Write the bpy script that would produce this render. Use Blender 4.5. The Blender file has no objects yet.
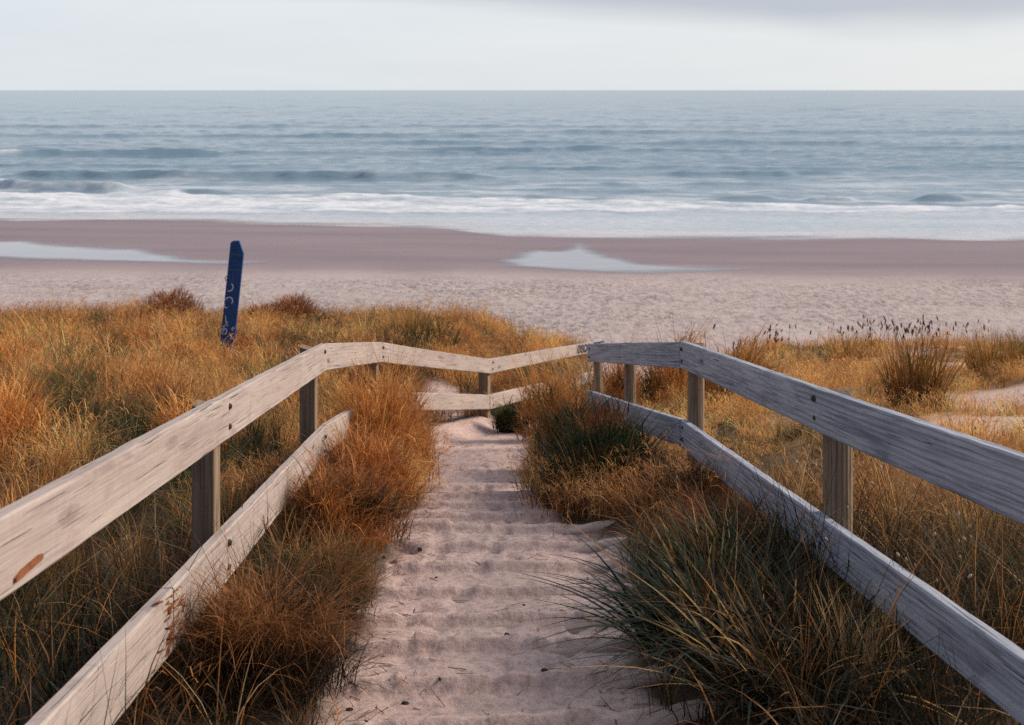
import bpy, bmesh, math
import numpy as np
from mathutils import Vector

rng = np.random.default_rng(11)
scene = bpy.context.scene
COL = scene.collection
EYE = 8.0            # eye height above the sea, metres
F = 1100.0           # focal length in pixels of the 1024 px wide picture

# ------------------------------------------------------------------ helpers
def link(o, parent=None):
    COL.objects.link(o)
    if parent is not None:
        o.parent = parent
    return o

def tag(o, label=None, cat=None, group=None, kind=None):
    if label: o['label'] = label
    if cat: o['category'] = cat
    if group: o['group'] = group
    if kind: o['kind'] = kind
    return o

def empty(name, loc):
    o = bpy.data.objects.new(name, None)
    o.location = loc
    o.empty_display_size = 0.2
    return link(o)

def fast_mesh(name, v, quads=None, tris=None, attrs=None, vecs=None, cols=None, smooth=True):
    me = bpy.data.meshes.new(name)
    v = np.asarray(v, dtype=np.float32)
    me.vertices.add(len(v))
    me.vertices.foreach_set('co', v.ravel())
    parts, starts, pos = [], [], 0
    for f, k in ((quads, 4), (tris, 3)):
        if f is not None and len(f):
            f = np.asarray(f, dtype=np.int32)
            parts.append(f.ravel())
            starts.append(pos + np.arange(len(f), dtype=np.int32) * k)
            pos += f.size
    li = np.concatenate(parts); st = np.concatenate(starts)
    me.loops.add(len(li)); me.loops.foreach_set('vertex_index', li)
    me.polygons.add(len(st)); me.polygons.foreach_set('loop_start', st)
    me.polygons.foreach_set('use_smooth', np.full(len(st), smooth, dtype=bool))
    me.update(calc_edges=True)
    for k, a in (attrs or {}).items():
        at = me.attributes.new(k, 'FLOAT', 'POINT'); at.data.foreach_set('value', np.asarray(a, dtype=np.float32).ravel())
    for k, a in (vecs or {}).items():
        at = me.attributes.new(k, 'FLOAT_VECTOR', 'POINT'); at.data.foreach_set('vector', np.asarray(a, dtype=np.float32).ravel())
    for k, a in (cols or {}).items():
        at = me.color_attributes.new(k, 'FLOAT_COLOR', 'POINT')
        c4 = np.ones((len(v), 4), dtype=np.float32); c4[:, :3] = a
        at.data.foreach_set('color', c4.ravel())
    me.validate()
    return me

def mesh_obj(name, me, mat, parent=None, loc=None):
    o = bpy.data.objects.new(name, me)
    me.materials.append(mat)
    if loc is not None: o.location = loc
    return link(o, parent)

def grid_quads(nr, nc):
    i = np.arange(nr - 1)[:, None] * nc + np.arange(nc - 1)[None, :]
    i = i.ravel()
    return np.stack([i, i + 1, i + nc + 1, i + nc], 1)

def _h(ix, iy, s):
    a = np.sin(ix * 127.1 + iy * 311.7 + s * 74.7) * 43758.5453
    return a - np.floor(a)

def vnoise(x, y, s=0):
    x = np.asarray(x, dtype=np.float64); y = np.asarray(y, dtype=np.float64)
    ix, iy = np.floor(x), np.floor(y)
    fx, fy = x - ix, y - iy
    fx = fx * fx * (3 - 2 * fx); fy = fy * fy * (3 - 2 * fy)
    return ((_h(ix, iy, s) * (1 - fx) + _h(ix + 1, iy, s) * fx) * (1 - fy)
            + (_h(ix, iy + 1, s) * (1 - fx) + _h(ix + 1, iy + 1, s) * fx) * fy)

def fbm(x, y, s=0, o=4):
    r, a, t = 0, 1.0, 0
    for k in range(o):
        r = r + a * vnoise(x * 2 ** k + 17.3 * k, y * 2 ** k - 9.1 * k, s + k); t += a; a *= .5
    return r / t

def sstep(a, b, x):
    t = np.clip((x - a) / (b - a), 0, 1)
    return t * t * (3 - 2 * t)

def ip(pts, x):
    p = np.asarray(pts, dtype=float)
    return np.interp(x, p[:, 0], p[:, 1])

# ------------------------------------------------------------------ node materials
class NT:
    def __init__(s, name):
        s.m = bpy.data.materials.new(name); s.m.use_nodes = True
        s.t = s.m.node_tree; s.t.nodes.clear()
        s.out = s.n('ShaderNodeOutputMaterial')
    def n(s, typ, **kw):
        nd = s.t.nodes.new(typ)
        for k, v in kw.items(): setattr(nd, k, v)
        return nd
    def l(s, a, b): s.t.links.new(a, b)
    def attr(s, name): return s.n('ShaderNodeAttribute', attribute_name=name)
    def noise(s, vec, scale, detail=4, rough=.55, dist=0):
        nd = s.n('ShaderNodeTexNoise')
        nd.inputs['Scale'].default_value = scale; nd.inputs['Detail'].default_value = detail
        nd.inputs['Roughness'].default_value = rough; nd.inputs['Distortion'].default_value = dist
        if vec is not None: s.l(vec, nd.inputs['Vector'])
        return nd.outputs[0]
    def ramp(s, fac, stops):
        nd = s.n('ShaderNodeValToRGB'); cr = nd.color_ramp
        while len(cr.elements) < len(stops): cr.elements.new(.5)
        for e, (p, c) in zip(cr.elements, stops):
            e.position = p; e.color = (c if len(c) == 4 else (*c, 1)) if isinstance(c, tuple) else (c, c, c, 1)
        s.l(fac, nd.inputs[0]); return nd.outputs[0]
    def math(s, op, a, b=None, clamp=False):
        nd = s.n('ShaderNodeMath', operation=op, use_clamp=clamp)
        for i, x in enumerate((a, b)):
            if x is None: continue
            if isinstance(x, (int, float)): nd.inputs[i].default_value = x
            else: s.l(x, nd.inputs[i])
        return nd.outputs[0]
    def mix(s, fac, a, b, blend='MIX'):
        nd = s.n('ShaderNodeMix', data_type='RGBA', blend_type=blend)
        for i, x in ((0, fac), (6, a), (7, b)):
            if isinstance(x, (int, float)): nd.inputs[i].default_value = x
            elif isinstance(x, tuple): nd.inputs[i].default_value = (*x, 1)
            else: s.l(x, nd.inputs[i])
        return nd.outputs[2]
    def mapping(s, vec, scale=(1, 1, 1), loc=(0, 0, 0)):
        nd = s.n('ShaderNodeMapping'); nd.inputs['Scale'].default_value = scale; nd.inputs['Location'].default_value = loc
        s.l(vec, nd.inputs[0]); return nd.outputs[0]
    def bump(s, h, strength=.5, dist=.01, normal=None):
        nd = s.n('ShaderNodeBump'); nd.inputs['Strength'].default_value = strength; nd.inputs['Distance'].default_value = dist
        s.l(h, nd.inputs['Height'])
        if normal is not None: s.l(normal, nd.inputs['Normal'])
        return nd.outputs[0]
    def bsdf(s, color, rough=.8, spec=.3, normal=None, ior=None):
        nd = s.n('ShaderNodeBsdfPrincipled')
        for k, x in (('Base Color', color), ('Roughness', rough), ('Specular IOR Level', spec)):
            if isinstance(x, tuple): nd.inputs[k].default_value = (*x, 1)
            elif isinstance(x, (int, float)): nd.inputs[k].default_value = x
            else: s.l(x, nd.inputs[k])
        if ior: nd.inputs['IOR'].default_value = ior
        if normal is not None: s.l(normal, nd.inputs['Normal'])
        return nd.outputs[0]
    def done(s, sh):
        s.l(sh, s.out.inputs[0]); return s.m

def mat_plain(name, color, rough=.7, spec=.3, var=.25, scale=40):
    t = NT(name); tc = t.n('ShaderNodeTexCoord')
    n = t.noise(tc.outputs['Object'], scale, 4)
    dark = tuple(c * (1 - var) for c in color); lite = tuple(min(1, c * (1 + var)) for c in color)
    return t.done(t.bsdf(t.ramp(n, [(.3, dark), (.7, lite)]), rough, spec, t.bump(n, .2, .003)))

def mat_blade(name, rough=.55, spec=.25, transl=.25):
    t = NT(name); a = t.attr('Col')
    p = t.bsdf(a.outputs['Color'], rough, spec)
    tr = t.n('ShaderNodeBsdfTranslucent'); t.l(a.outputs['Color'], tr.inputs[0])
    mx = t.n('ShaderNodeMixShader'); mx.inputs[0].default_value = transl
    t.l(p, mx.inputs[1]); t.l(tr.outputs[0], mx.inputs[2])
    return t.done(mx.outputs[0])

def mat_wood(name, light, mid, dark, streak, stain=.5):
    """weathered rough-sawn timber; 'grain' = metres along, across, through the board + per-board shift"""
    t = NT(name); g = t.attr('grain').outputs['Vector']
    big = t.noise(t.mapping(g, (1.1, 6, 6)), 1, 4, .6, .6)
    fine = t.noise(t.mapping(g, (5, 190, 190)), 1, 3, .7, .3)
    medn = t.noise(t.mapping(g, (1.6, 44, 44)), 1, 4, .6, .9)
    base = t.ramp(big, [(.28, mid), (.62, light)])
    base = t.mix(t.ramp(medn, [(.46, 0.0), (.66, 1.0)]), base, t.mix(streak, base, dark))
    base = t.mix(t.math('MULTIPLY', t.ramp(fine, [(.40, 1.0), (.55, 0.0)]), .22), base, dark)
    # growth-ring bands running along the board
    wv = t.n('ShaderNodeTexWave', wave_type='BANDS', bands_direction='Y'); wv.inputs['Scale'].default_value = 1; wv.inputs['Distortion'].default_value = 7
    wv.inputs['Detail'].default_value = 3; wv.inputs['Detail Scale'].default_value = .6; wv.inputs['Detail Roughness'].default_value = .6
    t.l(t.mapping(g, (.55, 13, 13)), wv.inputs['Vector'])
    ringm = t.ramp(t.noise(t.mapping(g, (.7, 5, 5), (9, 3, 1)), 1, 3), [(.40, 0.0), (.60, 1.0)])
    base = t.mix(t.math('MULTIPLY', t.math('MULTIPLY', t.ramp(wv.outputs['Fac'], [(.50, 0.0), (.90, 1.0)]), ringm), streak * .75), base, dark)
    # drying cracks
    ck = t.noise(t.mapping(g, (2.2, 150, 150), (2, 5, 3)), 1, 2, .5)
    crack = t.ramp(ck, [(.655, 0.0), (.69, 1.0)])
    base = t.mix(t.math('MULTIPLY', crack, .85), base, tuple(c * .35 for c in dark))
    # dark knots, longer than they are wide
    vo = t.n('ShaderNodeTexVoronoi'); vo.inputs['Scale'].default_value = 1
    t.l(t.mapping(g, (1.5, 5.0, 5.0)), vo.inputs['Vector'])
    kn = t.ramp(t.math('ADD', vo.outputs['Distance'], t.math('MULTIPLY', t.math('SUBTRACT', medn, .5), .08)), [(.05, 1.0), (.07, .35), (.13, .25), (.145, 0.0)])
    base = t.mix(t.math('MULTIPLY', kn, .85), base, (dark[0] * .6, dark[1] * .45, dark[2] * .42))
    # blotchy stains
    bl = t.noise(t.mapping(g, (3.2, 7, 7), (4, 1, 2)), 1, 5, .65, 1.0)
    base = t.mix(t.math('MULTIPLY', t.ramp(bl, [(.56, 0.0), (.72, 1.0)]), stain), base, (dark[0] * .9, dark[1] * .72, dark[2] * .75))
    # fine cross-saw marks
    saw = t.noise(t.mapping(g, (120, 4, 4)), 1, 2, .5)
    base = t.mix(.04, base, t.ramp(saw, [(.3, 0.0), (.7, 1.0)]), 'OVERLAY')
    hgt = t.math('SUBTRACT', t.math('ADD', t.math('MULTIPLY', medn, .8), t.math('MULTIPLY', fine, .5)), t.math('MULTIPLY', crack, .9))
    return t.done(t.bsdf(base, .85, .2, t.bump(hgt, .6, .004)))

# ------------------------------------------------------------------ terrain
PATH_C = [(0, -.02), (3.8, -.08), (5.3, -.12), (10, -.28), (12, -.1), (14.5, .5), (18, 1.4), (22, 2.0), (30, 2.4)]
P_DROP = [(-6, .7), (0, 1.6), (7, 2.72), (14.5, 4.46), (17, 5.05), (26, 7.0), (31, 7.5), (40, 9.5)]
L_DROP = [(-6, .6), (0, 1.5), (8, 2.66), (14, 3.62), (20, 4.58), (27, 5.78), (30.5, 6.7), (35, 7.6), (40, 9)]
R_DROP = [(-6, .6), (0, 1.5), (8, 2.72), (13, 3.55), (19.5, 4.62), (22, 5.3), (26.5, 7.0), (30, 7.6), (40, 9)]
LEFT_E = [(0, -.66), (3.8, -.66), (5.3, -.74), (7, -.70), (10, -.80), (12, -.82), (13.2, -1.0), (14.6, -.35), (16, .35), (17, .75), (20, 1.15), (26, 1.9), (30, 2.2)]
RIGHT_E = [(0, .62), (3.8, .54), (4.6, .46), (5.6, .56), (6.9, .58), (7.4, .16), (10, .14), (12, .22), (14.5, .85), (17, 1.2), (20, 1.5), (30, 2.6)]
STEPS = [3.56, 3.955, 4.36, 4.81, 5.16, 5.59, 6.03, 6.47, 6.93, 7.38, 7.84, 8.30, 8.78, 9.26, 9.74]
TILT = [.05, .06, .05, .03, .02, .01, .0, -.02, -.05, -.03, 0, .02, .0, .02, .0]
WATER_X = [(-60, 71), (-32, 68.2), (-12, 65.5), (-4, 63), (0, 60.5), (27, 58.5), (60, 58)]

def waterline(X):
    return ip(WATER_X, X) + (vnoise(X / 5.0, X * 0, 5) - .5) * 1.6

def base_drop(X, Y):
    X = np.asarray(X, float); Y = np.asarray(Y, float)
    c = ip(PATH_C, Y); u = X - c; au = np.abs(u)
    p = ip(P_DROP, Y)
    side = np.where(u < 0, ip(L_DROP, Y), ip(R_DROP, Y))
    w = .25 * sstep(.55, 1.0, au) * (Y < 60) + .75 * sstep(.9, np.where(u < 0, 3.6, 3.2), au)
    d = p + (side - p) * w
    lump = (fbm(X / 2.6, Y / 2.6, 3, 3) - .5) * .42 + (fbm(X / .7, Y / .7, 8, 3) - .5) * .13
    d = d - lump * sstep(.7, 2.2, au) * sstep(1, 4, Y)
    # sandy hollow behind the lower post of the left fence
    d = d + .14 * np.exp(-((X + 1.2) / .6) ** 2 - ((Y - 15.5) / 1.6) ** 2)
    beach = EYE - (waterline(X) - Y) * np.where(Y < waterline(X), .0178, .03)
    beach = beach - (fbm(X / 1.3, Y / .9, 21, 3) - .5) * .10 * sstep(47, 41, Y)
    return np.minimum(d, np.maximum(beach, 7.2 * (Y < 40)))

FOOT = None
def path_detail(X, Y):
    """sand treads, trodden lips and footprints on the track (added to z)"""
    c = ip(PATH_C, Y); u = X - c
    fade = sstep(1.05, .6, np.abs(u)) * sstep(15.5, 13, Y)
    Yt = Y.copy()
    saw = np.zeros_like(X)
    for i, s in enumerate(STEPS):
        s0 = s - TILT[i] * 0 + TILT[i] * (u + .05) * 1.2
        s1 = s0 + (STEPS[i + 1] - s if i + 1 < len(STEPS) else .48)
        inside = (Y >= s0) & (Y < s1)
        q = (Y - s0) / (s1 - s0)
        amp = .060 if i < 9 else .050 * (1 - .08 * (i - 9))
        # rounded lip, gentle fall behind it, flat hollow tread, short rise to the next lip
        prof = -sstep(.02, .30, q) + sstep(.88, .985, q) - .5
        saw = np.where(inside, prof * amp, saw)
    wear = .65 + .55 * fbm(X * .8, Y * .6, 31, 2)
    z = saw * np.clip(wear, .5, 1.25) * sstep(.95, .6, np.abs(u))
    z = z + (fbm(X * 3.2, Y * 3.2, 41, 4) - .5) * .030 + (fbm(X * 12, Y * 12, 43, 3) - .5) * .019
    r2 = np.random.default_rng(5)
    for k in range(210):
        fy = 3.2 + 10.5 * r2.random() ** 1.2
        fx = ip(PATH_C, fy) + r2.normal(0, .33)
        a = r2.normal(0, .5); ln = r2.uniform(.05, .13); wd = r2.uniform(.03, .055); dp = r2.uniform(.008, .024)
        m = (np.abs(X - fx) < .4) & (np.abs(Y - fy) < .4)
        if not m.any(): continue
        dx = X[m] - fx; dy = Y[m] - fy
        px = dx * math.cos(a) + dy * math.sin(a); py = -dx * math.sin(a) + dy * math.cos(a)
        r = np.sqrt((px / wd) ** 2 + (py / ln) ** 2)
        z[m] += -dp * np.exp(-r ** 2.6) + dp * .22 * np.exp(-((r - 1.35) / .32) ** 2)
    return z * fade

def ground_z(X, Y):
    return EYE - base_drop(X, Y)

def sand_mask(X, Y):
    """1 on bare sand, 0 under the grass"""
    n = (fbm(X * 2.2, Y * 1.6, 51, 3) - .5)
    le = ip(LEFT_E, Y) + n * .5; re = ip(RIGHT_E, Y) + n * .5
    m = sstep(-.12, .10, X - le) * sstep(-.12, .10, re - X)
    n2 = fbm(X / 1.5 + 3, Y / 1.1, 61, 3)
    rp = sstep(.51, .61, n2) * sstep(2.8, 3.6, X) * sstep(7.5, 9, Y) * sstep(21, 17, Y)
    m = np.maximum(m, rp)
    m = np.maximum(m, np.exp(-(((X - 5.4) / 1.1) ** 2 + ((Y - 11.6) / 1.0) ** 2) ** 2))
    m = np.maximum(m, sstep(1.15, .8, np.sqrt(((X + 1.05) / .42) ** 2 + ((Y - 15.3) / 1.9) ** 2) + n * .6))
    foot = np.where(X < ip(PATH_C, Y), 32.0, 25.0) + n * 4
    m = np.maximum(m, sstep(-.6, .6, Y - foot))
    return np.clip(m, 0, 1)

def build_ground():
    xs = np.concatenate([-np.geomspace(150, 8, 34)[:-1], np.arange(-8, -1.5, .22), np.arange(-1.5, 1.5, .02), np.arange(1.5, 8, .22), np.geomspace(8, 150, 34)])
    ys = np.concatenate([np.arange(-8, 2.6, .5), np.arange(2.6, 9, .02), np.arange(9, 15, .04), np.arange(15, 34, .18), np.arange(34, 72, .35), np.geomspace(72, 140, 14)])
    X, Y = np.meshgrid(xs, ys)
    Z = ground_z(X, Y) + path_detail(X, Y)
    sand = sand_mask(X, Y)
    wl = waterline(X)
    edge = 46.0 + (fbm(X / 6, Y * 0 + 2, 71, 3) - .5) * 3.0
    wet = sstep(-3.2, 3.4, Y - edge)
    beach = sstep(28, 31, Y) * sstep(47.5, 43.5, Y + (fbm(X / 4, Y / 3, 77, 2) - .5) * 4)
    me = fast_mesh('ground', np.stack([X, Y, Z], -1).reshape(-1, 3), grid_quads(len(ys), len(xs)),
                   attrs={'sand': sand, 'wet': wet, 'beach': beach, 'shore': sstep(26, 32, Y), 'mat': sstep(1.9, 2.6, X) * sstep(6, 8.5, Y)})
    t = NT('sand_and_soil')
    pos = t.n('ShaderNodeNewGeometry').outputs['Position']
    s, w, b = (t.attr(k).outputs['Fac'] for k in ('sand', 'wet', 'beach'))
    n1 = t.noise(pos, 1.3, 5, .6); n2 = t.noise(pos, 26, 5, .65); n3 = t.noise(pos, 240, 2, .6)
    dry = t.ramp(n1, [(.3, (.56, .40, .345)), (.7, (.68, .515, .45))])
    dry = t.mix(t.ramp(n2, [(.36, .6), (.56, 0.0)]), dry, (.30, .205, .185))
    dry = t.mix(t.math('MULTIPLY', t.ramp(n3, [(.58, 0.0), (.70, 1.0)]), .6), dry, (.15, .105, .10))
    n4 = t.noise(t.mapping(pos, (1, 1, 1), (3, 7, 1)), 62, 4, .7)
    dry = t.mix(t.math('MULTIPLY', t.ramp(n4, [(.63, 0.0), (.70, 1.0)]), .75), dry, (.17, .10, .075))
    dry = t.mix(t.math('MULTIPLY', t.attr('shore').outputs['Fac'], .75), dry, t.ramp(n1, [(.3, (.48, .41, .385)), (.7, (.55, .475, .445))]))
    # trodden, dark-flecked upper beach
    fl = t.noise(t.mapping(pos, (5.0, 2.6, 1)), 1, 7, .85)
    zone = t.ramp(t.noise(t.mapping(pos, (.10, .28, 1)), 1, 4, .6), [(.36, .35), (.62, 1.0)])
    dry = t.mix(t.math('MULTIPLY', t.math('MULTIPLY', t.ramp(fl, [(.47, 0.0), (.58, 1.0)]), zone), t.math('MULTIPLY', b, .95)), dry, (.20, .155, .15))
    wcol = t.ramp(t.noise(t.mapping(pos, (.06, .5, 1)), 1, 4), [(.3, (.20, .135, .138)), (.7, (.28, .195, .198))])
    col = t.mix(w, dry, wcol)
    lit = t.ramp(t.noise(pos, 34, 5, .7), [(.35, (.025, .016, .011)), (.65, (.10, .058, .028))])  # brown litter, darkened further to deepen the shade between blades
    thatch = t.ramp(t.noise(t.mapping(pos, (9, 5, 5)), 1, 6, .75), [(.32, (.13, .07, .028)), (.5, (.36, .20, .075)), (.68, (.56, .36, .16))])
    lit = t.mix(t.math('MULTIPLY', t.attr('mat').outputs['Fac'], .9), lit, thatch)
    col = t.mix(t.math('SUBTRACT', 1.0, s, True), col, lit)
    rough = t.math('SUBTRACT', .95, t.math('MULTIPLY', w, .50))
    h = t.math('ADD', t.math('MULTIPLY', n2, .6), t.math('MULTIPLY', n3, .12))
    h = t.math('MULTIPLY', h, t.math('SUBTRACT', 1.0, w))
    lump = t.math('MULTIPLY', t.math('MULTIPLY', t.noise(t.mapping(pos, (2.4, 1.7, .2)), 1, 6, .75), zone), b)
    nrm = t.bump(lump, .8, .16, t.bump(h, .75, .025))
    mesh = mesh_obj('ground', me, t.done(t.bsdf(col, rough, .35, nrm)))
    tag(mesh, kind='structure')
build_ground()

# ------------------------------------------------------------------ standing water on the wet sand
def beach_point(px, py):
    d = 60.0
    for _ in range(12):
        X = (px - 512) / F * d
        d = F * base_drop(np.array([X]), np.array([d]))[0] / (py - 90)
    return (px - 512) / F * d, d

def build_pools():
    t = NT('shallow_pool_water'); pos = t.n('ShaderNodeNewGeometry').outputs['Position']
    n = t.noise(t.mapping(pos, (.5, 2.5, 1)), 1, 3)
    wat = t.bsdf(t.ramp(n, [(.3, (.33, .325, .345)), (.7, (.42, .41, .425))]), .10, .5, t.bump(t.noise(pos, 3, 2), .05, .02), 1.33)
    tr = t.n('ShaderNodeBsdfTransparent'); mx = t.n('ShaderNodeMixShader')
    t.l(t.attr('film').outputs['Fac'], mx.inputs[0]); t.l(tr.outputs[0], mx.inputs[1]); t.l(wat, mx.inputs[2])
    m = t.done(mx.outputs[0])
    shapes = [[(-60, 240), (0, 241), (30, 240.6), (50, 243.5), (80, 246.5), (115, 248), (140, 249), (160, 253.5), (185, 257), (205, 260), (240, 261.6), (262, 262.6), (225, 264), (150, 263.4), (70, 261), (0, 258.5), (-60, 256)],
              [(497, 262.5), (508, 258), (522, 251.5), (540, 249.6), (556, 250.4), (566, 247.6), (574, 243.6), (583, 242.8), (590, 246.5), (600, 252), (622, 258), (640, 262.5), (668, 265.4), (715, 267.6), (755, 269), (700, 272), (640, 273.4), (585, 272.4), (545, 270), (512, 267)]]
    for sh in shapes:
        pts = []
        n = len(sh)
        for i in range(n):          # smooth the outline
            for q in (0, .25, .5, .75):
                p0, p1, p2, p3 = (np.array(sh[(i + k - 1) % n], float) for k in range(4))
                pt = .5 * ((2 * p1) + (p2 - p0) * q + (2 * p0 - 5 * p1 + 4 * p2 - p3) * q * q + (3 * p1 - p0 - 3 * p2 + p3) * q ** 3)
                pts.append(beach_point(*pt))
        P = np.array(pts)
        gx = np.linspace(P[:, 0].min() - .5, P[:, 0].max() + .5, 260); gy = np.linspace(P[:, 1].min() - .4, P[:, 1].max() + .4, 110)
        X, Y = np.meshgrid(gx, gy)
        A, B = P, np.roll(P, -1, 0)
        ins = np.zeros(X.shape, bool); dist = np.full(X.shape, 1e9)
        for (ax, ay), (bx, by) in zip(A, B):
            cross = ((ay > Y) != (by > Y)) & (X < (bx - ax) * (Y - ay) / (by - ay + 1e-12) + ax)
            ins ^= cross
            ex, ey = bx - ax, by - ay; L2 = ex * ex + ey * ey + 1e-12
            q = np.clip(((X - ax) * ex + (Y - ay) * ey) / L2, 0, 1)
            dist = np.minimum(dist, np.hypot(X - ax - q * ex, Y - ay - q * ey))
        sd = np.where(ins, dist, -dist)
        sd = sd + (fbm(X / 2.2, Y / .9, 401, 3) - .5) * .8 * sstep(-1.2, 0, sd)
        mask = sstep(-.35, 1.0, sd)
        Z = ground_z(X, Y) + .012
        Q = grid_quads(len(gy), len(gx)); mk = mask.ravel()
        Q = Q[mk[Q].max(1) > .001]
        me = fast_mesh('tide_pool', np.stack([X, Y, Z], -1).reshape(-1, 3), Q, attrs={'film': mask})
        bm = bmesh.new(); bm.from_mesh(me); bmesh.ops.delete(bm, geom=[v for v in bm.verts if not v.link_faces], context='VERTS'); bm.to_mesh(me); bm.free()
        tag(mesh_obj('tide_pool', me, m), kind='structure')
build_pools()

# ------------------------------------------------------------------ sea
def build_sea():
    py = np.concatenate([90 + np.geomspace(.25, 6, 40), np.arange(96.4, 250, .42)])
    d = np.sort(F * EYE / (py - 90))
    tx = np.concatenate([-np.geomspace(6, .66, 20)[:-1], np.linspace(-.66, .66, 620), np.geomspace(.66, 6, 20)[1:]])
    T, D = np.meshgrid(tx, d)
    X = T * D; Y = D
    px = 512 + T * F
    Z = np.zeros_like(X); foam = np.zeros_like(X)
    def win(a, b, e=25): return sstep(a - e, a + e, px) * sstep(b + e, b - e, px)
    crests = [(89.3, -300, 128, .52, 20), (85, 170, 235, .22, 20), (101, 10, 490, .46, 30), (103.5, 672, 790, .40, 15), (104, 790, 840, .25, 12),
              (103, 868, 900, .22, 12), (135.5, -300, 215, .50, 30), (139, 215, 500, .22, 60), (147, 420, 610, .42, 30), (143, 560, 800, .15, 60), (150, 900, 1300, .25, 60),
              (165, 300, 900, .26, 120), (190, -300, 500, .3, 120), (205, 480, 1300, .3, 120), (240, -200, 700, .3, 150), (116, -100, 300, .14, 60), (112, 500, 1100, .16, 80),
              (92, 560, 640, .16, 30), (93, 700, 790, .13, 25), (80.5, 720, 770, .22, 15), (79.5, 810, 850, .2, 12), (80, 915, 965, .34, 12)]
    for k, (y0, a, b, h, e) in enumerate(crests):
        yc = y0 + (vnoise(X / 9.0, X * 0 + k, 90 + k) - .5) * 2.2 * (y0 / 100) + (vnoise(X / 2.5, X * 0 + k, 190 + k) - .5) * .9
        q = Y - yc
        hh = 1.5 * h * (.5 + .75 * fbm(X / 6.5, X * 0 + 3 * k, 130 + k, 2)) * win(a, b, e)
        s = y0 / 100
        Z += hh * np.where(q < 0, np.exp(-(q / (.40 * s)) ** 2), np.exp(-(q / (2.2 * s)) ** 2))
        Z -= hh * .22 * np.exp(-((q + 2.6 * s) / (1.5 * s)) ** 2)
    amp = sstep(66, 80, Y)
    Z += amp * ((fbm(X / 6.0, Y / 2.0, 201, 3) - .5) * .30 + (fbm(X / 1.7, Y / .9, 211, 2) - .5) * .20)
    Z += sstep(150, 400, Y) * (fbm(X / 26, Y / 16, 221, 3) - .5) * .9
    Z += sstep(84, 110, Y) * 0.0014 * np.minimum(Y, 900) * (fbm(X / (Y * .022), np.log(Y) * 75, 225, 2) - .5)
    Z *= np.where(Y > 2500, 0, 1)
    # broken water
    nf = fbm(X / 3.0, Y / 1.3, 231, 4)
    back = ip([(-60, 88), (-34, 86.5), (-12, 84), (0, 81), (20, 77), (60, 76)], X) + (fbm(X / 4, Y * 0, 241, 3) - .5) * 5 - 1
    front = 71.5 + (fbm(X / 4, Y * 0, 251, 3) - .5) * 2.2
    band = sstep(-.5, .5, back - Y) * sstep(-.6, .6, Y - front)
    foam = np.maximum(foam, band * np.clip((.12 + 1.35 * nf) * np.where(X > 0, .92, 1.0), 0, 1.1))
    wash = sstep(front + 3.2, front + 1.2, Y)
    foam = np.maximum(foam, wash * (.26 + .36 * fbm(X / 7, Y / 1.4, 261, 4)))
    lap = np.exp(-((Y - waterline(X) - .7) / .55) ** 2)
    foam = np.maximum(foam, lap * (.12 + .35 * fbm(X / 2, Y / .8, 263, 3)))
    foam = np.maximum(foam, np.exp(-((Y - 90.3 - (vnoise(X / 6, X * 0, 271) - .5) * 1.2) / .55) ** 2) * win(-300, 62, 12) * 1.1)
    foam = np.maximum(foam, np.exp(-((Y - 90.0) / .4) ** 2) * win(84, 104, 8) * .8)
    foam = np.maximum(foam, np.exp(-((Y - 136.5) / .8) ** 2) * win(-300, 20, 10) * .9)
    rest = sstep(118, 86, Y) * (.10 + sstep(.50, .68, fbm(X / 6, Y / 1.5, 281, 3)) * .38)
    foam = np.maximum(foam, rest)
    Z += band * nf * .22
    me = fast_mesh('sea', np.stack([X, Y, Z], -1).reshape(-1, 3), grid_quads(len(d), len(tx)), attrs={'foam': np.clip(foam, 0, 1.2), 'film': sstep(-1.6, 1.8, Y - waterline(X) + (fbm(X / 5, Y / 1.2, 295, 3) - .5) * 3), 'silt': sstep(7, 0, Y - waterline(X)) * .9 * sstep(.2, .6, fbm(X / 6, Y / 1.5, 291, 3) + .12)})
    t = NT('sea_water'); pos = t.n('ShaderNodeNewGeometry').outputs['Position']
    fo = t.attr('foam').outputs['Fac']
    patch = t.noise(t.mapping(pos, (.012, .03, 0)), 1, 4)
    col = t.ramp(patch, [(.3, (.105, .200, .270)), (.7, (.195, .295, .360))])
    col = t.mix(t.attr('silt').outputs['Fac'], col, (.36, .285, .285))
    rip = t.noise(t.mapping(pos, (.9, 2.0, 1)), 1, 5, .65)
    water = t.bsdf(col, .16, .5, t.bump(rip, .32, .16), 1.33)
    fn = t.noise(t.mapping(pos, (1.2, 2.6, 1)), 1, 5, .7)
    fd = t.bsdf(t.ramp(fn, [(.3, (.62, .65, .68)), (.65, (.86, .87, .87))]), .7, .2)
    mx = t.n('ShaderNodeMixShader')
    f2 = t.math('ADD', fo, t.math('MULTIPLY', t.math('SUBTRACT', fn, .5), t.math('MULTIPLY', fo, 1.1)), True)
    t.l(f2, mx.inputs[0]); t.l(water, mx.inputs[1]); t.l(fd, mx.inputs[2])
    tr = t.n('ShaderNodeBsdfTransparent'); m2 = t.n('ShaderNodeMixShader')
    t.l(t.attr('film').outputs['Fac'], m2.inputs[0]); t.l(tr.outputs[0], m2.inputs[1]); t.l(mx.outputs[0], m2.inputs[2])
    tag(mesh_obj('sea', me, t.done(m2.outputs[0])), kind='structure')
build_sea()

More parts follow.
